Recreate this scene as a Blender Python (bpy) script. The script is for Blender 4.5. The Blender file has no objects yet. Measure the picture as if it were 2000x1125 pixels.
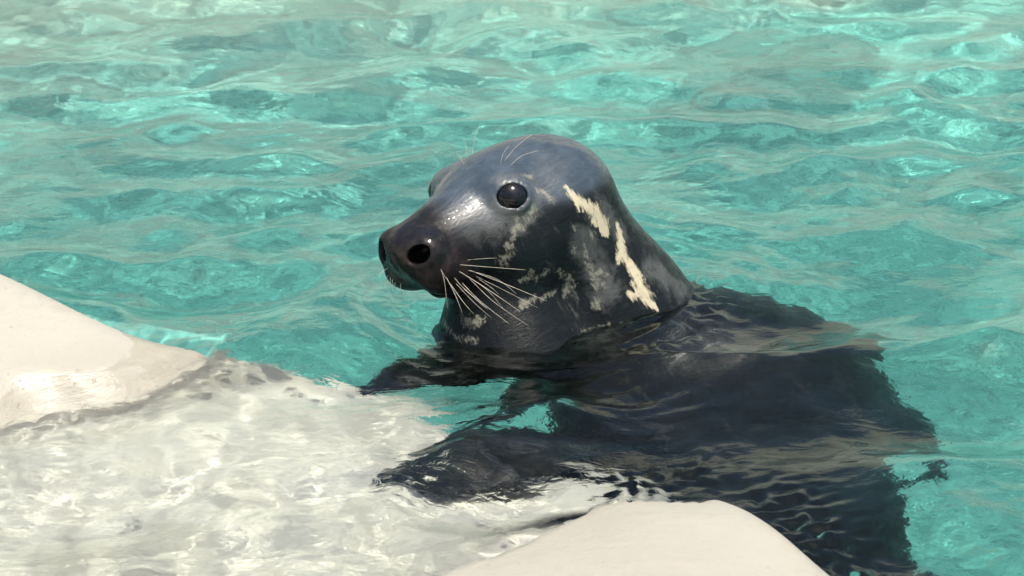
import bpy, math, random
import numpy as np
from mathutils import Vector, Matrix
from mathutils.bvhtree import BVHTree

random.seed(7)
rng = np.random.default_rng(11)
scene = bpy.context.scene
COL = scene.collection

# ------------------------------------------------------------------ camera
DIST, PITCH = 4.0, math.radians(20.0)
HFOV = 2 * math.atan(0.70 / DIST)
cam_data = bpy.data.cameras.new("camera")
cam = bpy.data.objects.new("camera", cam_data)
COL.objects.link(cam)
cam_data.sensor_width = 36.0
cam_data.lens = 18.0 / math.tan(HFOV / 2)
cam_data.clip_start, cam_data.clip_end = 0.05, 500.0
CAM = Vector((0.0, -DIST * math.cos(PITCH), DIST * math.sin(PITCH)))
cam.location = CAM
cam.rotation_euler = (math.pi / 2 - PITCH, 0, 0)
cam_data.dof.use_dof = True
cam_data.dof.focus_distance = DIST - 0.14
cam_data.dof.aperture_fstop = 14.0
scene.camera = cam

FWD = Vector((0, math.cos(PITCH), -math.sin(PITCH)))
UPV = Vector((0, math.sin(PITCH), math.cos(PITCH)))
def ray(px, py):
    """direction through a pixel of the 2000 x 1125 photograph"""
    k = 2 * math.tan(HFOV / 2) / 2000.0
    return (FWD + Vector((1, 0, 0)) * ((px - 1000) * k) + UPV * ((562.5 - py) * k)).normalized()
def on_z(px, py, z=0.0):
    d = ray(px, py)
    return CAM + d * ((z - CAM.z) / d.z)

# ------------------------------------------------------------------ light
SUN_EL, SUN_AZ = math.radians(73), math.radians(162)   # azimuth from +y towards +x
sun_dir = Vector((math.sin(SUN_AZ) * math.cos(SUN_EL), math.cos(SUN_AZ) * math.cos(SUN_EL), math.sin(SUN_EL)))
world = bpy.data.worlds.new("World")
scene.world = world
world.use_nodes = True
wn = world.node_tree
for n in list(wn.nodes):
    wn.nodes.remove(n)
wo = wn.nodes.new("ShaderNodeOutputWorld")
wb = wn.nodes.new("ShaderNodeBackground")
sky = wn.nodes.new("ShaderNodeTexSky")
sky.sky_type = 'NISHITA'
sky.sun_disc = False
sky.sun_elevation = SUN_EL
sky.sun_rotation = SUN_AZ
sky.air_density, sky.dust_density, sky.ozone_density = 1.0, 5.0, 1.0
wn.links.new(sky.outputs[0], wb.inputs[0])
wb.inputs[1].default_value = 0.145
wn.links.new(wb.outputs[0], wo.inputs[0])
sun_data = bpy.data.lights.new("sun", 'SUN')
sun_data.energy = 3.9
sun_data.angle = math.radians(0.5)
sun_data.color = (1.0, 0.95, 0.87)
sun = bpy.data.objects.new("sun", sun_data)
COL.objects.link(sun)
sun.rotation_euler = sun_dir.to_track_quat('Z', 'Y').to_euler()
sun.location = (0, 0, 6)
sun_data.cycles.is_caustics_light = True

scene.view_settings.view_transform = 'Standard'
scene.view_settings.look = 'None'
scene.view_settings.exposure = 0.0
scene.view_settings.gamma = 1.0
scene.view_settings.use_curve_mapping = False

cy = scene.cycles
cy.use_denoising = True
cy.use_adaptive_sampling = True
cy.adaptive_threshold = 0.05
cy.adaptive_min_samples = 24
cy.time_limit = 600.0
cy.denoiser = 'OPENIMAGEDENOISE'
cy.max_bounces = 7
cy.diffuse_bounces = 2
cy.glossy_bounces = 4
cy.transmission_bounces = 6
cy.caustics_reflective = False
cy.caustics_refractive = True
cy.sample_clamp_indirect = 6.0
cy.blur_glossy = 0.3

# ------------------------------------------------------------------ helpers
def new_mat(name):
    m = bpy.data.materials.new(name)
    m.use_nodes = True
    nt = m.node_tree
    for n in list(nt.nodes):
        nt.nodes.remove(n)
    out = nt.nodes.new("ShaderNodeOutputMaterial")
    return m, nt, out

class NT:
    """small helper round a node tree"""
    def __init__(self, nt):
        self.nt = nt
    def n(self, kind, **kw):
        nd = self.nt.nodes.new(kind)
        for k, v in kw.items():
            setattr(nd, k, v)
        return nd
    def l(self, a, b):
        self.nt.links.new(a, b)
    def put(self, sock, v):
        if hasattr(v, 'links') or isinstance(v, bpy.types.NodeSocket):
            self.l(v, sock)
        else:
            sock.default_value = v
    def math(self, op, a, b=0.0, clamp=False):
        nd = self.n("ShaderNodeMath", operation=op, use_clamp=clamp)
        self.put(nd.inputs[0], a); self.put(nd.inputs[1], b)
        return nd.outputs[0]
    def mix(self, fac, a, b, blend='MIX'):
        nd = self.n("ShaderNodeMix", data_type='RGBA', blend_type=blend)
        self.put(nd.inputs[0], fac); self.put(nd.inputs[6], a); self.put(nd.inputs[7], b)
        return nd.outputs[2]
    def noise(self, vec, scale, detail=3.0, rough=0.55, dist=0.0):
        nd = self.n("ShaderNodeTexNoise")
        if vec is not None:
            self.l(vec, nd.inputs['Vector'])
        nd.inputs['Scale'].default_value = scale
        nd.inputs['Detail'].default_value = detail
        nd.inputs['Roughness'].default_value = rough
        nd.inputs['Distortion'].default_value = dist
        return nd.outputs[0]
    def smooth(self, v, lo, hi, a=0.0, b=1.0):
        nd = self.n("ShaderNodeMapRange", interpolation_type='SMOOTHSTEP')
        self.put(nd.inputs[0], v)
        nd.inputs[1].default_value = lo; nd.inputs[2].default_value = hi
        nd.inputs[3].default_value = a; nd.inputs[4].default_value = b
        return nd.outputs[0]
    def coord(self, which='Object'):
        return self.n("ShaderNodeTexCoord").outputs[which]
    def mapping(self, vec, scale=(1, 1, 1), rot=(0, 0, 0)):
        nd = self.n("ShaderNodeMapping")
        self.l(vec, nd.inputs[0])
        nd.inputs['Scale'].default_value = scale
        nd.inputs['Rotation'].default_value = rot
        return nd.outputs[0]
    def attr(self, name):
        return self.n("ShaderNodeAttribute", attribute_name=name).outputs['Fac']
    def bump(self, h, strength, dist, normal=None):
        nd = self.n("ShaderNodeBump")
        nd.inputs['Strength'].default_value = strength
        nd.inputs['Distance'].default_value = dist
        self.l(h, nd.inputs['Height'])
        if normal is not None:
            self.l(normal, nd.inputs['Normal'])
        return nd.outputs[0]

def mesh_obj(name, verts, faces, mat, parent=None, smooth=True):
    me = bpy.data.meshes.new(name)
    verts = np.asarray(verts, dtype=np.float64)
    me.from_pydata(verts.tolist() if len(verts) < 2000 else verts, [], faces if isinstance(faces, list) else faces.tolist())
    if smooth:
        me.polygons.foreach_set('use_smooth', np.ones(len(me.polygons), dtype=bool))
    me.update()
    me.materials.append(mat)
    o = bpy.data.objects.new(name, me)
    COL.objects.link(o)
    if parent is not None:
        o.parent = parent
    return o

def grid_faces(nu, nv):
    i, j = np.meshgrid(np.arange(nu - 1), np.arange(nv - 1), indexing='ij')
    a = (i * nv + j).ravel()
    return np.stack([a, a + nv, a + nv + 1, a + 1], axis=1)

def grid_obj(name, V, nu, nv, mat):
    F = grid_faces(nu, nv)
    me = bpy.data.meshes.new(name)
    me.vertices.add(len(V)); me.vertices.foreach_set('co', V.astype(np.float32).ravel())
    me.loops.add(F.size); me.loops.foreach_set('vertex_index', F.astype(np.int32).ravel())
    me.polygons.add(len(F)); me.polygons.foreach_set('loop_start', np.arange(0, F.size, 4, dtype=np.int32))
    me.polygons.foreach_set('use_smooth', np.ones(len(F), dtype=bool))
    me.update(calc_edges=True); me.validate()
    me.materials.append(mat)
    o = bpy.data.objects.new(name, me)
    COL.objects.link(o)
    return o

def stretch_axis(lo, dlo, dhi, hi, step, grow, smax):
    """dense between dlo and dhi, growing cells outside"""
    mid = list(np.arange(dlo, dhi + step * 0.5, step))
    a, s, left = mid[0], step, []
    while a > lo:
        s = min(s * grow, smax); a -= s; left.append(a)
    b, s, right = mid[-1], step, []
    while b < hi:
        s = min(s * grow, smax); b += s; right.append(b)
    return np.array(left[::-1] + mid + right)

def smoothstep(x, a, b):
    t = np.clip((x - a) / (b - a), 0, 1)
    return t * t * (3 - 2 * t)

# ------------------------------------------------------------------ concrete
def concrete_material(name, base, dark, stain, paint=None, mottle=None):
    m, nt, out = new_mat(name)
    N = NT(nt)
    co = N.coord('Object')
    p = N.n("ShaderNodeBsdfPrincipled")
    big = N.noise(co, 2.3, 4, 0.6)
    mid = N.noise(N.mapping(co, (1, 1, 3)), 11, 5, 0.65, 0.4)
    fine = N.noise(co, 160, 3, 0.6)
    c = N.mix(N.smooth(big, 0.35, 0.7), base, dark)
    c = N.mix(N.math('MULTIPLY', N.smooth(mid, 0.56, 0.74), 0.45), c, stain)
    c = N.mix(N.math('MULTIPLY', N.smooth(fine, 0.62, 0.8), 0.35), c, tuple(x * 0.55 for x in base[:3]) + (1,))
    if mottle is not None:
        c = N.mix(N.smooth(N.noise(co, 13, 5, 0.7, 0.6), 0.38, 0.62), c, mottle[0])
        sz = N.n("ShaderNodeSeparateXYZ"); N.l(co, sz.inputs[0])
        zf = N.math('ADD', sz.outputs[2], N.math('MULTIPLY', N.math('SUBTRACT', big, 0.5), 0.25))
        c = N.mix(N.smooth(zf, -0.85, -0.35), c, (0.46, 0.62, 0.49, 1))  # paler on the far rise: whitish surface reflections painted into the floor colour
        c = N.mix(N.math('MULTIPLY', N.smooth(N.noise(co, 21, 4, 0.7, 0.5), 0.60, 0.72), 0.7), c, mottle[1])
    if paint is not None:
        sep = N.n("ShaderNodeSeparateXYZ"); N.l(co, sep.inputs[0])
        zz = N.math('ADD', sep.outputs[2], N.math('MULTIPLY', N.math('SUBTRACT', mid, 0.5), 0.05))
        c = N.mix(N.smooth(sep.outputs[2], -0.085, -0.045), N.mix(N.smooth(mid, 0.4, 0.7), (0.84, 0.81, 0.70, 1), (0.74, 0.71, 0.59, 1)), c)  # paler under water: brightness painted in to make up for lost sunlight
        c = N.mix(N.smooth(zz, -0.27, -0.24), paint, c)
    N.l(c, p.inputs['Base Color'])
    rough = N.smooth(mid, 0.3, 0.8, 0.42, 0.7)
    grime = N.smooth(N.noise(co, 34, 6, 0.8, 0.5), 0.56, 0.80)
    c = N.mix(N.math('MULTIPLY', grime, 0.30), c, N.mix(0.5, c, (0.22, 0.20, 0.13, 1)))
    if paint is not None:
        wet = N.smooth(N.math('ADD', sep.outputs[2], N.math('MULTIPLY', N.math('SUBTRACT', big, 0.5), 0.035)), 0.006, 0.020, 1.0, 0.0)
        wet = N.math('MULTIPLY', wet, N.smooth(sep.outputs[2], -0.035, -0.005))
        c = N.mix(N.math('MULTIPLY', wet, 0.14), c, N.mix(0.5, c, (0.16, 0.14, 0.10, 1)))
        rough = N.math('SUBTRACT', rough, N.math('MULTIPLY', wet, 0.12))
    N.l(c, p.inputs['Base Color'])
    N.put(p.inputs['Roughness'], rough)
    bm = N.bump(mid, 0.35, 0.012)
    bm = N.bump(fine, 0.30, 0.0016, bm)
    pits = N.noise(co, 70, 4, 0.7, 0.2)
    bm = N.bump(N.smooth(pits, 0.62, 0.74, 1.0, 0.0), 0.5, 0.0022, bm)
    N.l(bm, p.inputs['Normal'])
    N.l(p.outputs[0], out.inputs[0])
    return m

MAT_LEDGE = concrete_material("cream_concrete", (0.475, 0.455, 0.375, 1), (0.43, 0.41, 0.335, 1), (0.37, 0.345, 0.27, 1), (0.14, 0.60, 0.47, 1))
MAT_WALL = concrete_material("white_render", (0.78, 0.75, 0.66, 1), (0.70, 0.67, 0.58, 1), (0.52, 0.49, 0.40, 1))
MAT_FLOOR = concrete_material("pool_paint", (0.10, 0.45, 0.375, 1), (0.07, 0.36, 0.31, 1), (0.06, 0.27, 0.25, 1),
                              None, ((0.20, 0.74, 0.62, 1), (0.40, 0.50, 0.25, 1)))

FLOOR_Z = -1.05
def sheet(name, x0, x1, y0, y1, z, mat, kind='structure'):
    o = mesh_obj(name, [(x0, y0, z), (x1, y0, z), (x1, y1, z), (x0, y1, z)], [(0, 1, 2, 3)], mat, smooth=False)
    o['kind'] = kind
    return o

def basin_floor():
    xs = np.linspace(-6.0, 7.0, 90); ys = np.linspace(-4.0, 5.2, 90)
    X, Y = np.meshgrid(xs, ys, indexing='ij')
    Z = FLOOR_Z + 0.05 * np.sin(X * 1.3 + 0.6) * np.cos(Y * 1.1) + 0.03 * np.sin(X * 3.1 - Y * 2.3)
    Z += 0.80 * smoothstep(Y - 0.22 * X, 1.25, 3.3)                  # rise added at the far end to brighten the distant water
    o = grid_obj('pool_floor', np.stack([X, Y, Z], -1).reshape(-1, 3), 90, 90, MAT_FLOOR)
    o['kind'] = 'structure'
    return o
floor = basin_floor()

def box(name, x0, x1, y0, y1, z0, z1, mat, bev=0.05):
    import bmesh
    bm = bmesh.new()
    bmesh.ops.create_cube(bm, size=1.0)
    for v in bm.verts:
        v.co = Vector(((x0 + x1) / 2 + v.co.x * (x1 - x0), (y0 + y1) / 2 + v.co.y * (y1 - y0), (z0 + z1) / 2 + v.co.z * (z1 - z0)))
    bmesh.ops.bevel(bm, geom=list(bm.edges), offset=bev, segments=3, affect='EDGES')
    me = bpy.data.meshes.new(name); bm.to_mesh(me); bm.free()
    me.materials.append(mat)
    o = bpy.data.objects.new(name, me); COL.objects.link(o)
    return o

# the far sides of the basin, out of frame, seen only as reflections
for nm, lab, args in (
        ('pool_wall', 'white rendered wall along the far side of the pool', (-6.3, 7.3, 5.0, 5.5, -1.7, 2.1)),
        ('pool_wall', 'white rendered wall closing the end of the pool beside the seal', (6.8, 7.3, -4.0, 4.9, -1.7, 0.5)),
        ('pool_wall', 'white rendered wall behind the dry concrete slab', (-6.3, -5.8, 1.5, 4.9, -1.7, 0.5))):
    o = box(nm, *args, MAT_WALL)
    o['label'] = lab; o['category'] = 'pool wall'

# the ledge: t runs along the edge (towards lower right), d away from the pool
R2 = math.sqrt(0.5)
def td(x, y):
    return (x - y) * R2, (-x - y) * R2
_et = np.linspace(-8, 8, 3201)
_ev = np.interp(_et, [-8, -1.2, -0.43, -0.25, -0.14, -0.05, 0.05, 0.2, 0.35, 0.5, 0.64, 0.74, 0.92, 1.3, 8],
                [0.78, 0.66, 0.505, 0.48, 0.45, 0.35, 0.27, 0.285, 0.24, 0.235, 0.29, 0.34, 0.425, 0.54, 0.85])
_kr = np.exp(-(np.arange(-30, 31) / 12.0) ** 2); _kr /= _kr.sum()
_ev = np.convolve(np.pad(_ev, 30, mode='edge'), _kr, mode='valid')
def ledge_edge(t):
    """d of the pool edge as a function of t"""
    return np.interp(t, _et, _ev)
def softmax2(a, b, k):
    h = np.clip(0.5 + 0.5 * (a - b) / k, 0, 1)
    return b * (1 - h) + a * h + k * h * (1 - h)
def ledge_height(t, d):
    tw = -0.132 - 0.085 * smoothstep(d, 0.52, 0.78) + 0.012 * (1 - smoothstep(d, 0.46, 0.60))          # waterline of the left slab
    wig = 0.012 * np.sin(23 * d + 1.0) + 0.006 * np.sin(51 * d + 2.0) + 0.002 * np.sin(143 * d)
    left = 0.30 * np.tanh(0.15 * np.maximum(tw - t, 0) / 0.30) + 0.012
    left = left - 0.016 * smoothstep(t - tw - wig, -0.02, 0.06) - 0.55 * np.maximum(t - tw - 0.5 * wig, 0)
    tr = 0.605 + 0.10 * (1 - smoothstep(d, 0.33, 0.47))            # waterline of the hump
    right = 0.040 * np.tanh(0.20 * np.maximum(t - tr, 0) / 0.040) + 0.012
    right = right - 0.070 * smoothstep(tr - t + 0.6 * wig, -0.002, 0.035) - 0.5 * np.maximum(tr - 0.03 - t, 0)
    base = -0.108 - 0.025 * np.sin(2.0 * t + 1.0 * d) + 0.11 * np.clip(d - 1.35, 0, 9)
    h = softmax2(softmax2(left, base, 0.03), right, 0.03)
    h = h + 0.004 * np.sin(9 * t + 4 * d) * np.sin(7 * d - 2 * t)
    return h

def build_ledge():
    ts = stretch_axis(-6.5, -0.9, 1.15, 6.0, 0.012, 1.12, 0.25)
    # profile: wall up from the floor, rounded rim, then the deck
    rad = 0.07
    prof = [(0.0, z, 'w') for z in np.linspace(-1.70, -0.35, 10)]
    prof += [(0.0, -0.3, 'w')]
    ang = np.linspace(0, math.pi / 2, 12)
    dd = list(np.linspace(0.006, 0.6, 70)) + list(np.linspace(0.62, 1.6, 50)) + list(np.linspace(1.7, 6.0, 40))
    rows = []
    e = ledge_edge(ts)
    for (s, z, _) in prof:
        d = e + s + (-0.02 if z < -0.3 else 0)
        rows.append((d, np.full_like(ts, z)))
    for a in ang:
        s = rad * (1 - math.cos(a))
        top = ledge_height(ts, e + rad)
        rows.append((e + s, top - rad * (1 - math.sin(a))))
    for s in dd:
        d = e + rad + s
        rows.append((d, ledge_height(ts, d)))
    V = []
    for d, z in rows:
        x = (ts - d) * R2; y = (-ts - d) * R2
        V.append(np.stack([x, y, z], -1))
    V = np.stack(V, 0)
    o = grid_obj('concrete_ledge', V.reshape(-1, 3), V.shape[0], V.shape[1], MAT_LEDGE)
    o['label'] = 'smooth cream concrete pool edge dipping under the water between two dry humps'
    o['category'] = 'pool edge'
    return o
ledge = build_ledge()

# ------------------------------------------------------------------ seal
# head frame: f forward (nose), s seal's left (towards the camera side), u up; centimetres
YAW, HROLL, HPITCH = math.radians(42), math.radians(10), math.radians(0)
F0 = np.array([-math.cos(YAW), -math.sin(YAW), 0.0])
S0 = np.array([math.sin(YAW), -math.cos(YAW), 0.0])
U0 = np.array([0, 0, 1.0])
F = F0 * math.cos(HPITCH) + U0 * math.sin(HPITCH)
U1 = U0 * math.cos(HPITCH) - F0 * math.sin(HPITCH)
S = S0 * math.cos(HROLL) + U1 * math.sin(HROLL)
U = U1 * math.cos(HROLL) - S0 * math.sin(HROLL)
HO = np.array([0.013, -0.050, 0.149])
def hw(f, s, u):
    """head local centimetres to world"""
    return HO + (F * f + S * s + U * u) * 0.01

def ell(p, c, r):
    q = [(p[i] - c[i]) for i in range(3)]
    k0 = np.sqrt(sum((q[i] / r[i]) ** 2 for i in range(3))) + 1e-6
    k1 = np.sqrt(sum((q[i] / (r[i] ** 2)) ** 2 for i in range(3))) + 1e-6
    return k0 * (k0 - 1.0) / k1
def cone(p, a, b, ra, rb):
    ba = [b[i] - a[i] for i in range(3)]
    l2 = sum(x * x for x in ba)
    h = np.clip(sum((p[i] - a[i]) * ba[i] for i in range(3)) / l2, 0, 1)
    h2 = h * h * (3 - 2 * h) * 0.5 + h * 0.5
    return np.sqrt(sum((p[i] - a[i] - ba[i] * h) ** 2 for i in range(3))) - (ra + (rb - ra) * h2)
def smin(a, b, k):
    h = np.clip(0.5 + 0.5 * (b - a) / k, 0, 1)
    return b * (1 - h) + a * h - k * h * (1 - h)
def smax(a, b, k):
    return -smin(-a, -b, k)
def flip(p, a, b, wdir, ra, rb, flat):
    """flattened tapering paddle; wdir is its width direction"""
    a = np.array(a, float); b = np.array(b, float)
    ax = (b - a) / np.linalg.norm(b - a)
    w = np.array(wdir, float); w -= ax * w.dot(ax); w /= np.linalg.norm(w)
    n = np.cross(ax, w)
    q = [p[i] - a[i] for i in range(3)]
    la = sum(q[i] * ax[i] for i in range(3)); lw = sum(q[i] * w[i] for i in range(3)); ln = sum(q[i] * n[i] for i in range(3)) * flat
    return cone([la, lw, ln], (0, 0, 0), (float(np.linalg.norm(b - a)), 0, 0), ra, rb) / (0.5 + 0.5 * flat)

EYE = (7.4, 6.6, 1.9)
EYE_N = np.array([0.60, 0.76, 0.22]); EYE_N /= np.linalg.norm(EYE_N)
EYE_R = 2.34
NOS = (21.0, 3.35, -2.9)

def head_sdf(f, s, u):
    a = np.abs(s)
    P = [f, a, u]
    d = ell(P, (-1.3, 0, -0.1), (10.6, 8.7, 7.3))
    mz = cone([f, a * 0.92, u], (5.0, 0, -0.8), (17.2, 0, -3.3), 6.9, 4.6)
    d = smin(d, mz, 4.0)
    d = smin(d, ell(P, (3.0, 4.6, -5.2), (8.0, 4.8, 6.0)), 3.5)             # cheeks
    pads = ell(P, (16.2, 3.3, -5.9), (5.2, 3.3, 3.4))
    d = smin(d, pads, 2.0)
    d = smin(d, ell(P, (20.0, 0.0, -3.0), (2.6, 4.1, 2.9)), 1.6)            # nose pad
    d = smin(d, ell(P, (19.7, 3.2, -3.0), (2.4, 2.6, 2.7)), 0.9)            # nostril rims
    jaw = cone(P, (5.0, 0, -7.6), (15.6, 0, -8.3), 4.9, 2.0)
    d = smin(d, jaw, 0.9)
    d = smin(d, ell(P, (6.4, 4.6, 3.4), (3.4, 2.4, 1.8)), 2.2)              # brow
    # mouth line between upper lip and jaw
    # septum groove
    g = np.sqrt((f - 22.8) ** 2 + (a * 1.6) ** 2 + (np.clip(np.abs(u + 5.6) - 2.2, 0, 9)) ** 2) - 0.45
    d = smax(d, -g, 0.5)
    # nostrils: slanted hollows opening forwards and outwards
    nv = np.array([0.80, 0.60, 0.05]); nv /= np.linalg.norm(nv)
    q = [f - NOS[0], a - NOS[1], u - NOS[2]]
    along = q[0] * nv[0] + q[1] * nv[1] + q[2] * nv[2]
    w = np.array([-0.55, 0.70, 0.42]); w -= nv * w.dot(nv); w /= np.linalg.norm(w)
    v = np.cross(nv, w)
    lw = q[0] * w[0] + q[1] * w[1] + q[2] * w[2]; lv = q[0] * v[0] + q[1] * v[1] + q[2] * v[2]
    n = (np.sqrt((lw / 1.75) ** 2 + (lv / 1.25) ** 2 + (along / 3.2) ** 2) - 1.0) * 1.25
    d = smax(d, -n, 0.35)
    # eye: socket, then a lid ring
    q = [f - EYE[0], a - EYE[1], u - EYE[2]]
    r = np.sqrt(q[0] ** 2 + q[1] ** 2 + q[2] ** 2)
    en = q[0] * EYE_N[0] + q[1] * EYE_N[1] + q[2] * EYE_N[2]
    eu = q[2] - en * EYE_N[2]
    ew = np.sqrt(np.maximum(r * r - en * en - eu * eu, 0))
    ringr = np.sqrt((ew / 1.06) ** 2 + (eu / 0.86) ** 2)
    ring = np.sqrt((ringr - 2.15) ** 2 + (en - 1.0) ** 2) - 0.42
    d = smin(d, r - 2.42, 1.6)
    d = smin(d, ring, 0.5)
    d = smax(d, -(r - 2.28), 0.12)
    opening = np.sqrt((ew / 1.92) ** 2 + (eu / 1.46) ** 2 + (np.minimum(en - 1.4, 0) / 1.3) ** 2) - 1.0
    d = smax(d, -opening, 0.25)
    # ear pit
    e = np.sqrt((f + 1.3) ** 2 + (a - 9.7) ** 2 + (u - 1.1) ** 2) - 0.42
    d = smax(d, -e, 0.3)
    return d * 0.01

BODY = [
    # a, b, ra, rb, k
    ((0.045, -0.035, 0.115), (0.125, -0.010, -0.06), 0.100, 0.120, 0.05),
    ((0.125, -0.010, -0.06), (0.270, -0.085, -0.42), 0.120, 0.262, 0.06),
    ((0.270, -0.085, -0.42), (0.385, -0.270, -0.70), 0.262, 0.180, 0.08),
    ((0.385, -0.270, -0.70), (0.500, -0.500, -0.88), 0.180, 0.060, 0.08),
]
THROAT = (hw(6.0, 0, -7.0), np.array([0.000, -0.115, -0.06]), 0.058, 0.112)
FLIPPERS = [
    # near: shoulder to tip, resting on the ledge
    ((0.12, -0.30, -0.20), (0.01, -0.44, -0.095), (0.5, -0.4, 0.2), 0.075, 0.070, 2.6),
    ((0.01, -0.44, -0.105), (-0.14, -0.545, -0.100), (0.4, -0.8, 0.0), 0.066, 0.020, 3.6),
    # far
    ((0.04, -0.04, -0.20), (-0.09, -0.17, -0.115), (0.5, -0.4, 0.2), 0.080, 0.058, 2.6),
    ((-0.09, -0.17, -0.115), (-0.22, -0.275, -0.100), (0.4, -0.8, 0.0), 0.055, 0.020, 3.6),
    # hind flippers
    ((0.49, -0.49, -0.88), (0.47, -0.66, -0.90), (1, 0, 0), 0.05, 0.07, 3.0),
    ((0.51, -0.49, -0.88), (0.62, -0.63, -0.90), (1, 0, 0), 0.05, 0.07, 3.0),
]
def seal_sdf(x, y, z):
    p = [x, y, z]
    d = None
    for a, b, ra, rb, k in BODY:
        c = cone(p, a, b, ra, rb)
        d = c if d is None else smin(d, c, k)
    d = smin(d, ell([x - 0.270, y + 0.048, z + 0.268], (0, 0, 0), (0.228, 0.225, 0.240)), 0.06)
    d = smin(d, cone(p, *THROAT), 0.035)
    for i, fl in enumerate(FLIPPERS):
        d = smin(d, flip(p, *fl), 0.03)
    q = [(x - HO[0]) * 100, (y - HO[1]) * 100, (z - HO[2]) * 100]
    near = (np.max(z) > -0.05)
    if near:
        f = q[0] * F[0] + q[1] * F[1] + q[2] * F[2]
        s = q[0] * S[0] + q[1] * S[1] + q[2] * S[2]
        u = q[0] * U[0] + q[1] * U[1] + q[2] * U[2]
        d = smin(d, head_sdf(f, s, u), 0.035)
    return d

def surface_nets(xs, ys, zs, field):
    nx, ny, nz = len(xs), len(ys), len(zs)
    inside = field < 0
    # active cells
    c = [inside[i:nx - 1 + i, j:ny - 1 + j, k:nz - 1 + k] for i in (0, 1) for j in (0, 1) for k in (0, 1)]
    cnt = np.zeros(c[0].shape, np.int8)
    for q in c:
        cnt += q
    act = (cnt > 0) & (cnt < 8)
    I, J, K = np.nonzero(act)
    idx = np.full(act.shape, -1, np.int64)
    idx[I, J, K] = np.arange(len(I))
    acc = np.zeros((len(I), 3)); num = np.zeros(len(I))
    ax = [xs, ys, zs]
    corners = [(0, 0, 0), (0, 0, 1), (0, 1, 0), (0, 1, 1), (1, 0, 0), (1, 0, 1), (1, 1, 0), (1, 1, 1)]
    for a in range(8):
        for b in range(a + 1, 8):
            if sum(abs(corners[a][t] - corners[b][t]) for t in range(3)) != 1:
                continue
            A, B = corners[a], corners[b]
            va = field[I + A[0], J + A[1], K + A[2]]; vb = field[I + B[0], J + B[1], K + B[2]]
            m = (va < 0) != (vb < 0)
            w = np.where(m, va / np.where(m, va - vb, 1), 0)
            pa = np.stack([xs[I + A[0]], ys[J + A[1]], zs[K + A[2]]], -1)
            pb = np.stack([xs[I + B[0]], ys[J + B[1]], zs[K + B[2]]], -1)
            acc += np.where(m[:, None], pa + (pb - pa) * w[:, None], 0)
            num += m
    V = acc / num[:, None]
    faces = []
    for axis in range(3):
        sl0 = [slice(1, -1)] * 3; sl1 = [slice(1, -1)] * 3
        sl0[axis] = slice(0, -1); sl1[axis] = slice(1, None)
        s0 = inside[tuple(sl0)]; s1 = inside[tuple(sl1)]
        cr = np.nonzero(s0 != s1)
        flipm = s1[cr]
        g = [cr[0].copy(), cr[1].copy(), cr[2].copy()]
        for t in range(3):
            if t != axis:
                g[t] += 1
        o1, o2 = (axis + 1) % 3, (axis + 2) % 3
        def cell(d1, d2):
            h = [x.copy() for x in g]
            h[o1] -= d1; h[o2] -= d2
            return idx[h[0], h[1], h[2]]
        q = np.stack([cell(1, 1), cell(0, 1), cell(0, 0), cell(1, 0)], 1)
        q[flipm] = q[flipm][:, ::-1]
        faces.append(q)
    return V, np.concatenate(faces)

def build_seal_mesh():
    xs = stretch_axis(-0.36, -0.200, 0.170, 0.72, 0.0027, 1.09, 0.012)
    ys = stretch_axis(-0.78, -0.270, 0.060, 0.30, 0.0027, 1.09, 0.012)
    zs = stretch_axis(-1.00, 0.010, 0.275, 0.31, 0.0027, 1.09, 0.014)
    fld = np.empty((len(xs), len(ys), len(zs)), np.float32)
    X, Y = np.meshgrid(xs.astype(np.float32), ys.astype(np.float32), indexing='ij')
    st = 16
    for k in range(0, len(zs), st):
        z = zs[k:k + st].astype(np.float32)
        fld[:, :, k:k + st] = seal_sdf(X[:, :, None], Y[:, :, None], z[None, None, :])
    V, Fc = surface_nets(xs, ys, zs, fld)
    # pull the vertices onto the exact surface
    for it in range(3):
        h = 0.0006
        x, y, z = V[:, 0], V[:, 1], V[:, 2]
        d = seal_sdf(x, y, z)
        g = np.stack([seal_sdf(x + h, y, z) - seal_sdf(x - h, y, z),
                      seal_sdf(x, y + h, z) - seal_sdf(x, y - h, z),
                      seal_sdf(x, y, z + h) - seal_sdf(x, y, z - h)], -1) / (2 * h)
        gl = np.maximum((g ** 2).sum(-1), 0.15)
        st_ = np.clip(d / gl, -0.002, 0.002)
        V = V - g * st_[:, None] * 0.8
    return V, Fc

SV, SF = build_seal_mesh()

def set_attr(me, name, vals):
    a = me.attributes.new(name, 'FLOAT', 'POINT')
    a.data.foreach_set('value', np.asarray(vals, np.float32))

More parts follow.
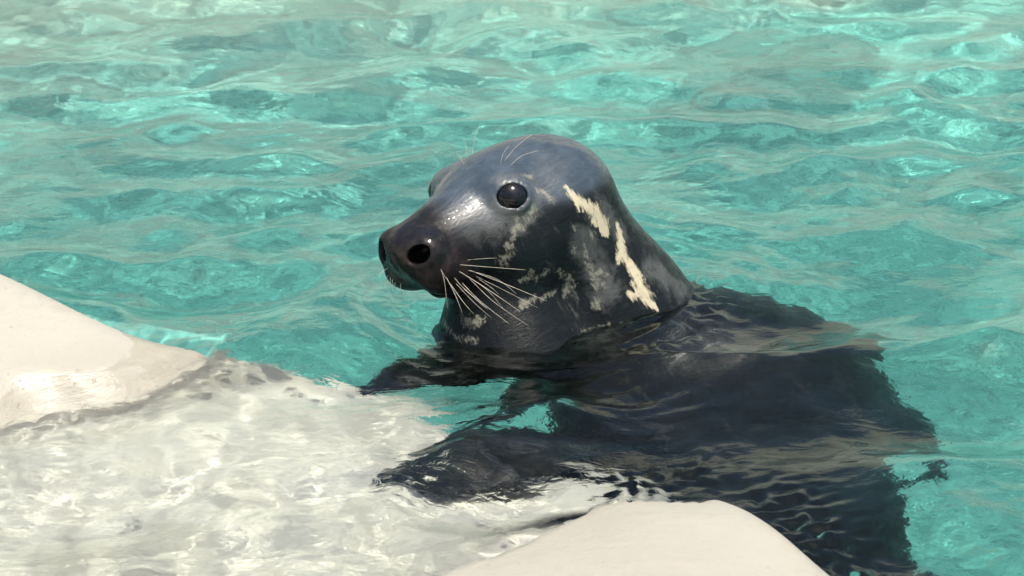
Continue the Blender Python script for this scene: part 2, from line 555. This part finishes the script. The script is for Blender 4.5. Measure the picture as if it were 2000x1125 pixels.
def seal_material():
    m, nt, out = new_mat("wet_seal_fur")
    N = NT(nt)
    co = N.coord('Object')
    p = N.n("ShaderNodeBsdfPrincipled")
    big = N.noise(co, 7, 4, 0.6)
    mid = N.noise(co, 38, 5, 0.7, 0.5)
    flow = N.mapping(N.mapping(co, (1, 1, 1), (0, 0.25, -(math.pi + YAW))), (0.20, 1.0, 1.0))
    hair = N.noise(flow, 430, 3, 0.6, 0.3)
    clump = N.noise(flow, 120, 3, 0.6, 0.5)
    lie = N.mapping(N.mapping(co, (1, 1, 1), (0.25, 0.5, 0.0)), (1.0, 1.0, 0.17))
    fringe = N.noise(lie, 300, 3, 0.65, 0.3)
    cream = N.attr('cream'); nose = N.attr('nose'); grey = N.attr('grey')
    c = N.mix(N.smooth(big, 0.3, 0.75), (0.004, 0.006, 0.007, 1), (0.010, 0.014, 0.016, 1))
    c = N.mix(N.math('MULTIPLY', N.smooth(mid, 0.5, 0.75), 0.22), c, (0.040, 0.048, 0.050, 1))
    cr = N.math('ADD', N.attr('crown_sheen'), N.math('MULTIPLY', N.math('SUBTRACT', N.noise(co, 30, 5, 0.7, 0.5), 0.5), 1.0))
    c = N.mix(N.smooth(cr, 0.25, 1.0), c, N.mix(N.smooth(mid, 0.35, 0.7), (0.032, 0.052, 0.070, 1), (0.064, 0.092, 0.115, 1)))  # blue-grey sky sheen on upper head and nape, painted into the base colour
    gm = N.math('ADD', grey, N.math('MULTIPLY', N.math('SUBTRACT', mid, 0.5), 2.2))
    c = N.mix(N.math('MULTIPLY', N.smooth(gm, 0.30, 1.15), 0.8), c, (0.105, 0.112, 0.108, 1))
    edge = N.math('ADD', cream, N.math('MULTIPLY', N.math('SUBTRACT', N.noise(co, 60, 5, 0.75, 0.6), 0.5), 2.6))
    edge = N.math('ADD', edge, N.math('MULTIPLY', N.math('SUBTRACT', fringe, 0.5), 2.2))
    cm = N.smooth(edge, 0.15, 1.05)
    c = N.mix(cm, c, N.mix(N.smooth(mid, 0.3, 0.7), (0.66, 0.59, 0.40, 1), (0.54, 0.48, 0.34, 1)))
    mot = N.math('ADD', N.attr('mottle'), N.math('MULTIPLY', N.math('SUBTRACT', N.noise(co, 95, 5, 0.75, 0.8), 0.5), 5.0))
    mot = N.math('ADD', mot, N.math('MULTIPLY', N.math('SUBTRACT', fringe, 0.5), 3.4))
    c = N.mix(N.math('MULTIPLY', N.smooth(mot, 0.20, 1.7), 0.66), c, (0.33, 0.325, 0.25, 1))
    stray = N.math('MULTIPLY', N.smooth(N.noise(lie, 60, 6, 0.78, 0.8), 0.56, 0.80), N.smooth(N.attr('crown_sheen'), 0.1, 0.8, 1.0, 0.25))
    c = N.mix(N.math('MULTIPLY', stray, 0.55), c, (0.22, 0.22, 0.18, 1))
    c = N.mix(N.math('MULTIPLY', nose, 0.95), c, N.mix(N.smooth(mid, 0.45, 0.7), (0.007, 0.006, 0.006, 1), (0.030, 0.022, 0.020, 1)))
    c = N.mix(N.math('MULTIPLY', N.smooth(hair, 0.5, 0.75), 0.10), c, N.mix(0.5, c, (0.12, 0.125, 0.13, 1)))
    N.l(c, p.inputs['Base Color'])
    N.put(p.inputs['Roughness'], N.smooth(clump, 0.35, 0.7, 0.32, 0.52))
    N.put(p.inputs['Specular IOR Level'], N.math('SUBTRACT', N.smooth(N.attr('crown_sheen'), 0.0, 1.0, 0.22, 0.80), N.math('MULTIPLY', nose, 0.12), True))
    N.put(p.inputs['Coat Weight'], N.math('ADD', N.math('MULTIPLY', N.attr('wet'), 0.8), N.math('MULTIPLY', N.attr('crown_sheen'), 0.32)))
    N.put(p.inputs['Coat Roughness'], 0.07)
    N.put(p.inputs['Coat IOR'], 1.5)
    b = N.bump(N.noise(co, 90, 4, 0.6), 0.25, 0.0016)
    b = N.bump(clump, 0.5, 0.0016, b)
    b = N.bump(hair, 0.6, 0.0009, b)
    N.l(b, p.inputs['Normal'])
    b2 = N.bump(N.noise(co, 170, 2, 0.5), 1.0, 0.0011)
    N.l(b2, p.inputs['Coat Normal'])
    N.l(p.outputs[0], out.inputs[0])
    return m

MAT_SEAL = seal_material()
me = bpy.data.meshes.new('grey_seal')
me.vertices.add(len(SV)); me.vertices.foreach_set('co', SV.astype(np.float32).ravel())
me.loops.add(SF.size); me.loops.foreach_set('vertex_index', SF.astype(np.int32).ravel())
me.polygons.add(len(SF)); me.polygons.foreach_set('loop_start', np.arange(0, SF.size, 4, dtype=np.int32))
me.polygons.foreach_set('use_smooth', np.ones(len(SF), dtype=bool))
me.update(calc_edges=True); me.validate()
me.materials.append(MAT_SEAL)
seal = bpy.data.objects.new('grey_seal', me)
COL.objects.link(seal)
seal['label'] = 'dark grey seal with cream neck blotches raising its wet head from the pool'
seal['category'] = 'seal'
NV = len(me.vertices)
co = np.empty(NV * 3, np.float32); me.vertices.foreach_get('co', co); VC = co.reshape(-1, 3).astype(np.float64)
bvh = BVHTree.FromPolygons([Vector(v) for v in VC], [tuple(f) for f in SF.tolist()])

def pick(px, py, lift=0.0):
    """the point of the seal that a photograph pixel shows"""
    hit = bvh.ray_cast(CAM, ray(px, py))
    if hit[0] is None:
        return None, None
    return hit[0] + hit[1] * lift, hit[1]

def stroke_field(strokes, px_size=0.0007):
    """1 on the stroke, falling to 0 at its border and below outside; distances on the body"""
    out = np.full(NV, -3.0)
    for pts, wid in strokes:
        W = []
        for i, (x, y) in enumerate(pts):
            W.append((x, y, wid[i] if isinstance(wid, (list, tuple)) else wid))
        P = []
        for i in range(len(W) - 1):
            n = max(2, int(math.hypot(W[i + 1][0] - W[i][0], W[i + 1][1] - W[i][1]) / 5))
            for j in range(n):
                k = j / n
                P.append(tuple(W[i][c] * (1 - k) + W[i + 1][c] * k for c in range(3)))
        P.append(W[-1])
        for x, y, w in P:
            h, nrm = pick(x, y)
            if h is None:
                continue
            r = w * px_size
            dv = VC - np.array(h)
            dist = np.sqrt((dv ** 2).sum(1))
            m = dist < 4 * r
            val = 1.0 - dist[m] / (r * 1.15)
            out[m] = np.maximum(out[m], val)
    return np.clip(out + 0.5, -1, 1.2) 

CREAM = [
    ([(1104, 366), (1112, 374), (1126, 387), (1145, 399), (1164, 414), (1175, 434), (1185, 460)], [4, 6, 8, 10, 14, 14, 6]),
    ([(1124, 388), (1131, 412)], [6, 3]), ([(1160, 430), (1164, 442)], [7, 4]),
    ([(1206, 440), (1212, 464), (1215, 494)], [5, 8, 11]), ([(1210, 500), (1207, 514)], [7, 4]),
    ([(1215, 494), (1228, 514), (1243, 536), (1250, 562), (1261, 580)], [11, 10, 10, 15, 15]),
    ([(1228, 572), (1240, 578)], [5, 9]), ([(1266, 588), (1284, 604)], [8, 4]),
]
MOTTLE = [
    ([(1100, 578), (1110, 560), (1112, 545), (1108, 538)], [4, 10, 9, 4]),
    ([(1164, 586), (1166, 602)], [6, 5]),
    ([(1158, 592), (1160, 598)], [4, 4]),
    ([(1018, 548), (1034, 542), (1040, 530)], [4, 7, 5]), ([(1048, 545), (1056, 540), (1066, 532)], [6, 5, 6]),
    ([(1012, 606), (1024, 594), (1040, 586), (1046, 578)], [4, 8, 6, 4]),
    ([(1060, 582), (1070, 574), (1084, 568)], [5, 6, 4]),
    ([(1142, 478), (1145, 492), (1149, 508)], [3, 5, 3]), ([(1120, 482), (1122, 492)], [4, 4]),
    ([(1142, 510), (1152, 524), (1158, 540), (1166, 556), (1164, 566)], [3, 6, 6, 7, 4]),
    ([(1160, 535), (1176, 530), (1184, 538)], [4, 5, 4]), ([(1172, 548), (1182, 560)], [4, 4]),
    ([(1092, 528), (1098, 540)], [4, 4]), ([(1118, 438), (1122, 448)], [4, 4]), ([(1154, 452), (1158, 462)], [4, 4]),
    ([(984, 512), (990, 500), (1000, 496)], [9, 9, 5]), ([(996, 484), (1000, 470), (1006, 460)], [4, 5, 4]),
    ([(986, 480), (992, 476)], [3, 3]), ([(1004, 452), (1012, 440), (1008, 428)], [6, 7, 6]),
    ([(1024, 446), (1030, 428), (1038, 408)], [5, 8, 9]),
    ([(904, 624), (922, 628), (940, 626)], [8, 10, 7]),
    ([(866, 626), (872, 640), (884, 652), (904, 662), (930, 666)], [7, 6, 5, 6, 5]),
    ([(1134, 652), (1150, 646)], [6, 6]), ([(1170, 638), (1190, 634)], [4, 4]), ([(1216, 634), (1230, 630)], [4, 5]),
    ([(1050, 372), (1066, 380), (1080, 390)], [4, 4, 5]), ([(1040, 345), (1020, 342)], [4, 5]),
    ([(760, 530), (775, 548), (800, 556)], [5, 6, 5]),
    ([(850, 374), (866, 352), (884, 334)], [5, 6, 5]),
]
GREY = [
    ([(985, 415), (1000, 425), (1020, 418), (1036, 400)], [12, 14, 12, 10]),
    ([(1008, 430), (1012, 450)], [16, 8]),
    ([(1040, 405), (1032, 430)], [11, 8]),
    ([(975, 352), (1000, 345), (1035, 352), (1050, 375)], [10, 9, 9, 9]),
    ([(1050, 375), (1080, 390)], [6, 6]),
    ([(905, 440), (960, 430)], [22, 22]),
    ([(1270, 520), (1320, 560)], [16, 20]),
    ([(1180, 400), (1215, 460)], [12, 12]),
    ([(850, 372), (880, 335), (905, 310)], [6, 6, 5]),
    ([(960, 280), (1030, 268), (1120, 285)], [5, 5, 5]),
    ([(1140, 470), (1180, 560)], [20, 20]),
]
NOSE = [
    ([(815, 495), (870, 500)], [80, 60]),
    ([(770, 490), (800, 545)], [60, 45]),
    ([(880, 480), (890, 520)], [40, 50]),
]
WET = [
    ([(800, 460), (850, 470)], [45, 40]),
    ([(965, 370), (1000, 350), (1040, 370), (1035, 400), (975, 400)], [24, 20, 24, 20, 20]),
    ([(1095, 365), (1105, 380)], [16, 16]),
    ([(985, 325), (990, 330)], [14, 14]),
    ([(755, 500), (790, 550)], [20, 20]),
]
set_attr(me, 'cream', stroke_field(CREAM))
set_attr(me, 'mottle', stroke_field([(p, [1.02 * x for x in w]) for p, w in MOTTLE]))
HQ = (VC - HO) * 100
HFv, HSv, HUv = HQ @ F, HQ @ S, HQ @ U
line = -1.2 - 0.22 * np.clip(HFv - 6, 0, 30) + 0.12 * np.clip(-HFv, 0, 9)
crown_sheen = smoothstep(HUv - line, -1.0, 3.5) * (HFv > -14) * smoothstep(-HFv, -19, -13)
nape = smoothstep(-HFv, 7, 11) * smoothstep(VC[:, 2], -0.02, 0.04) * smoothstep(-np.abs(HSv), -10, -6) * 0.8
set_attr(me, 'crown_sheen', np.maximum(crown_sheen, nape))
set_attr(me, 'grey', np.clip(stroke_field([(p, [2.0 * x for x in w]) for p, w in GREY]) * 0.75, 0, 1))
set_attr(me, 'nose', np.clip(stroke_field(NOSE) * 0.9, 0, 1))
set_attr(me, 'wet', np.clip(stroke_field(WET), 0, 1))

# eyes
def eye_material():
    m, nt, out = new_mat("wet_dark_eye")
    N = NT(nt)
    co = N.coord('Object')
    p = N.n("ShaderNodeBsdfPrincipled")
    c = N.mix(N.smooth(N.noise(co, 60, 3), 0.3, 0.7), (0.004, 0.004, 0.005, 1), (0.012, 0.014, 0.018, 1))
    N.l(c, p.inputs['Base Color'])
    p.inputs['Roughness'].default_value = 0.06
    p.inputs['Specular IOR Level'].default_value = 0.1
    p.inputs['Coat IOR'].default_value = 1.38
    p.inputs['Coat Weight'].default_value = 1.0
    p.inputs['Coat Roughness'].default_value = 0.02
    N.l(N.bump(N.noise(co, 45, 2), 0.12, 0.002), p.inputs['Coat Normal'])
    N.l(p.outputs[0], out.inputs[0])
    return m
MAT_EYE = eye_material()
def eyeball(side):
    import bmesh
    bm = bmesh.new()
    bmesh.ops.create_uvsphere(bm, u_segments=40, v_segments=24, radius=EYE_R * 0.01)
    mm = bpy.data.meshes.new('eye'); 
    n = Vector(F * EYE_N[0] + S * EYE_N[1] * side + U * EYE_N[2])
    q = n.to_track_quat('Z', 'Y').to_matrix()
    for v in bm.verts:
        if v.co.z > 0.016:                       # slight corneal bulge
            v.co.z += 0.0012
        v.co = q @ v.co
    bm.to_mesh(mm); bm.free()
    mm.polygons.foreach_set('use_smooth', np.ones(len(mm.polygons), dtype=bool))
    mm.materials.append(MAT_EYE)
    o = bpy.data.objects.new('eye', mm)
    COL.objects.link(o)
    o.location = Vector(hw(EYE[0], EYE[1] * side, EYE[2]))
    o.parent = seal
    return o
eyeball(1); eyeball(-1)

# whiskers: every bristle a thin tapered tube rooted in the skin
def whisker_material():
    m, nt, out = new_mat("whisker")
    N = NT(nt)
    p = N.n("ShaderNodeBsdfPrincipled")
    c = N.mix(N.noise(N.coord('Object'), 90, 2), (0.42, 0.38, 0.26, 1), (0.75, 0.72, 0.62, 1))
    N.l(c, p.inputs['Base Color'])
    p.inputs['Roughness'].default_value = 0.3
    N.l(p.outputs[0], out.inputs[0])
    return m
MAT_WHISK = whisker_material()
def tube(name, pts, r0, r1, mat, parent):
    pts = [Vector(p) for p in pts]
    n, seg = len(pts), 6
    V, Fc = [], []
    for i, p in enumerate(pts):
        tdir = (pts[min(i + 1, n - 1)] - pts[max(i - 1, 0)]).normalized()
        a = tdir.orthogonal().normalized(); b = tdir.cross(a)
        r = r0 + (r1 - r0) * (i / (n - 1))
        for k in range(seg):
            w = 2 * math.pi * k / seg
            V.append(p + (a * math.cos(w) + b * math.sin(w)) * r)
    for i in range(n - 1):
        for k in range(seg):
            Fc.append((i * seg + k, i * seg + (k + 1) % seg, (i + 1) * seg + (k + 1) % seg, (i + 1) * seg + k))
    Fc.append(tuple(range(seg))[::-1]); Fc.append(tuple((n - 1) * seg + k for k in range(seg)))
    return mesh_obj(name, [tuple(v) for v in V], Fc, mat, parent)

def whisker(path, out=0.03, r=0.00055, mat=None):
    """path: pixels from root to tip; the root sits in the skin, the rest swings clear of it"""
    root, nrm = pick(*path[0])
    if root is None:
        return
    root = root - nrm * 0.001
    depth0 = (root - CAM).dot(FWD)
    # Bezier resample of the pixel path
    pts = []
    n = 14
    for i in range(n + 1):
        t = i / n * (len(path) - 1)
        k = min(int(t), len(path) - 2); f = t - k
        p0 = path[max(k - 1, 0)]; p1 = path[k]; p2 = path[k + 1]; p3 = path[min(k + 2, len(path) - 1)]
        q = [0.5 * (2 * p1[c] + (p2[c] - p0[c]) * f + (2 * p0[c] - 5 * p1[c] + 4 * p2[c] - p3[c]) * f * f + (3 * p1[c] - p0[c] - 3 * p2[c] + p3[c]) * f ** 3) for c in (0, 1)]
        d = ray(*q)
        dep = depth0 - out * math.sin(i / n * 1.9) / math.sin(1.57)
        if i == 0:
            pts.append(root)
        else:
            pts.append(CAM + d * (dep / d.dot(FWD)))
    tube('whisker', pts, r, r * 0.45, mat or MAT_WHISK, seal)

WHISK = [
    [(861, 526), (868, 550), (874, 602)], [(862, 528), (872, 545)], [(872, 542), (890, 578), (903, 612)],
    [(880, 555), (905, 590), (925, 613)], [(888, 543), (905, 562), (952, 603)], [(891, 554), (925, 590), (960, 621)],
    [(903, 553), (940, 590), (994, 632)], [(906, 564), (930, 585), (952, 604)], [(897, 530), (945, 560), (1018, 610)],
    [(918, 545), (965, 590), (1033, 637)], [(930, 540), (985, 567), (1050, 601)], [(915, 528), (970, 545), (1009, 574)],
    [(900, 532), (950, 565), (983, 603)], [(918, 528), (990, 556), (1068, 588)], [(898, 517), (960, 522), (1026, 527)],
    [(912, 508), (945, 505), (970, 504)], [(935, 545), (960, 562), (974, 575)],
]
for w in WHISK:
    whisker(w, 0.022 + 0.012 * random.random(), random.uniform(0.00026, 0.00046))
for w in [[(757, 524), (745, 532), (740, 542)], [(758, 538), (751, 548), (753, 556)], [(762, 541), (764, 562), (768, 582)],
          [(766, 545), (769, 565), (775, 582)], [(772, 551), (770, 566), (776, 580)], [(782, 554), (784, 572), (792, 588)]]:
    whisker(w, 0.0, 0.0005)
for w in [[(977, 320), (983, 300), (994, 285)], [(985, 314), (1010, 285), (1040, 262)], [(998, 322), (1020, 304), (1052, 294)],
          [(906, 321), (899, 308), (891, 296)], [(914, 312), (911, 295), (910, 274)], [(923, 305), (925, 280), (936, 246)]]:
    whisker(w, 0.004, 0.0004)

# ------------------------------------------------------------------ water
def water_material():
    m, nt, out = new_mat("pool_water")
    N = NT(nt)
    g = N.n("ShaderNodeBsdfGlass")
    g.inputs['Color'].default_value = (0.965, 1.0, 0.985, 1)
    g.inputs['Roughness'].default_value = 0.0
    g.inputs['IOR'].default_value = 1.333
    co = N.coord('Object')
    near = N.mapping(co, (1.0, 1.35, 1.0), (0, 0, 0.12))
    sh = N.attr('shelf')
    k1 = N.math('ADD', N.math('MULTIPLY', sh, 1.5), 1.35)
    k2 = N.math('ADD', N.math('MULTIPLY', sh, 3.0), 1.25)
    b = N.bump(N.math('MULTIPLY', N.noise(near, 16, 2, 0.5, 0.6), k1), 1.0, 0.0016)
    b = N.bump(N.math('MULTIPLY', N.noise(near, 55, 3, 0.55, 0.8), k2), 1.0, 0.0005, b)
    N.l(b, g.inputs['Normal'])
    # a film of water only a few centimetres deep hardly bends the light
    tr = N.n("ShaderNodeBsdfTransparent")
    gl = N.n("ShaderNodeBsdfGlossy"); gl.inputs['Roughness'].default_value = 0.03
    fr = N.n("ShaderNodeFresnel"); fr.inputs['IOR'].default_value = 1.333
    N.l(b, gl.inputs['Normal']); N.l(b, fr.inputs['Normal'])
    film = N.n("ShaderNodeMixShader"); N.l(fr.outputs[0], film.inputs[0]); N.l(tr.outputs[0], film.inputs[1]); N.l(gl.outputs[0], film.inputs[2])
    mx = N.n("ShaderNodeMixShader"); N.l(N.attr('thin'), mx.inputs[0]); N.l(g.outputs[0], mx.inputs[1]); N.l(film.outputs[0], mx.inputs[2])
    N.l(mx.outputs[0], out.inputs['Surface'])
    v = N.n("ShaderNodeVolumeAbsorption")
    v.inputs['Color'].default_value = (0.16, 0.88, 0.80, 1)
    v.inputs['Density'].default_value = 0.9
    return m
MAT_WATER = water_material()

def wave_sum(X, Y, n, lmin, lmax, slope, seed, axis=1.57, spread=0.9, chop=0.6):
    """random directional wave field: height and horizontal displacement"""
    r = np.random.default_rng(seed)
    Z = np.zeros_like(X); DX = np.zeros_like(X); DY = np.zeros_like(X)
    for i in range(n):
        lam = math.exp(r.uniform(math.log(lmin), math.log(lmax)))
        th = axis + r.normal(0, spread) + (math.pi if r.random() < 0.35 else 0)
        k = 2 * math.pi / lam
        a = slope / k * math.sqrt(2.0 / n)
        ph = r.uniform(0, 6.28)
        cx, cyy = math.cos(th), math.sin(th)
        arg = k * (cx * X + cyy * Y) + ph
        Z += a * np.cos(arg)
        s = a * np.sin(arg) * chop
        DX -= s * cx; DY -= s * cyy
    return Z, DX, DY

def build_water():
    xs = stretch_axis(-6.2, -0.95, 0.95, 7.2, 0.0045, 1.06, 0.12)
    ys = stretch_axis(-3.8, -1.12, 0.75, 4.95, 0.0045, 1.012, 0.12)
    X, Y = np.meshgrid(xs, ys, indexing='ij')
    t, d = td(X, Y)
    shelf = smoothstep(d - ledge_edge(t), -0.10, 0.25)
    Zl, DXl, DYl = wave_sum(X, Y, 46, 0.13, 0.60, 0.19, 3, 1.75, 0.55, 0.9)
    Zm, DXm, DYm = wave_sum(X, Y, 60, 0.03, 0.12, 0.085, 4, 1.7, 0.8, 0.6)
    Zs, DXs, DYs = wave_sum(X, Y, 60, 0.014, 0.035, 0.026, 5, 1.6, 1.3, 0.4)
    # patchiness
    P, _, _ = wave_sum(X, Y, 14, 0.25, 0.9, 1.0, 6, 0.5, 3.0, 0)
    P = P / P.std(); gust = np.clip(0.75 + 0.35 * P, 0.15, 1.8)
    al = (1.0 - 0.15 * shelf) * np.clip(0.95 + 0.35 * P, 0.45, 1.6)
    am = 0.60 + 0.85 * shelf
    am = am + 0.25 * np.exp(-((X - 0.35) / 0.35) ** 2 - ((Y + 0.25) / 0.40) ** 2)
    am = am + 0.55 * np.exp(-((X + 0.06) / 0.20) ** 2 - ((Y + 0.36) / 0.16) ** 2)
    as_ = gust * (0.30 + 0.75 * shelf)
    Z = Zl * al + Zm * am * (0.6 + 0.4 * gust) + Zs * as_
    DX = DXl * al + DXm * am + DXs * as_
    DY = DYl * al + DYm * am + DYs * as_
    # rings round the neck and the surge running up the ledge
    r = np.hypot((X - 0.06) / 1.15, Y + 0.06)
    Z += 0.0022 * np.cos(2 * math.pi * (r - 0.16) / 0.042) * np.exp(-np.clip(r - 0.16, 0, 9) / 0.13) * (r > 0.08)
    c = on_z(500, 690)
    ru, rv = (X - c.x), (Y - c.y)
    Z += 0.034 * np.exp(-((ru - 0.03) / 0.14) ** 2 - ((rv - 0.25 * ru) / 0.10) ** 2)
    Zc, DXc, DYc = wave_sum(X, Y, 50, 0.016, 0.045, 0.50, 9, 1.2, 2.0, 0.3)
    hump = np.exp(-((t - 0.57) / 0.045) ** 2) * smoothstep(d, 0.15, 0.32) * (1 - smoothstep(d, 0.75, 1.0))
    hump += 0.9 * np.exp(-((d - ledge_edge(t) + 0.03) / 0.06) ** 2) * smoothstep(t, 0.62, 0.72) * (1 - smoothstep(t, 1.0, 1.2))
    slabf = 0.55 * np.exp(-((t + 0.09) / 0.05) ** 2) * smoothstep(d, 0.35, 0.45)
    neck = 0.55 * np.exp(-((r - 0.185) / 0.022) ** 2)
    Z += Zc * np.clip(hump + slabf + neck, 0, 1)
    far = smoothstep(np.hypot(X, Y), 2.5, 6.0)
    XX, YY, ZZ = X + DX * (1 - far), Y + DY * (1 - far), Z * (1 - 0.6 * far)
    # depth over the concrete
    t2, d2 = td(XX, YY)
    e2 = ledge_edge(t2); rad = 0.07
    s2 = np.clip(1 - (d2 - e2) / rad, 0, 1)
    hh = ledge_height(t2, np.maximum(d2, e2 + rad)) - rad * (1 - np.sqrt(np.clip(1 - s2 * s2, 0, 1)))
    hh = np.where(d2 < e2, -1.0, hh)
    thin = np.where(hh > -0.9, 1 - smoothstep(ZZ - hh, 0.050, 0.066), 0.0)
    V = np.stack([XX, YY, ZZ], -1).reshape(-1, 3)
    o = grid_obj('pool_water', V, len(xs), len(ys), MAT_WATER)
    set_attr(o.data, 'thin', thin.ravel())
    set_attr(o.data, 'shelf', shelf.ravel())
    o['kind'] = 'structure'
    return o
water = build_water()
water.cycles.is_caustics_caster = True
for o in (floor, ledge, seal):
    o.cycles.is_caustics_receiver = True
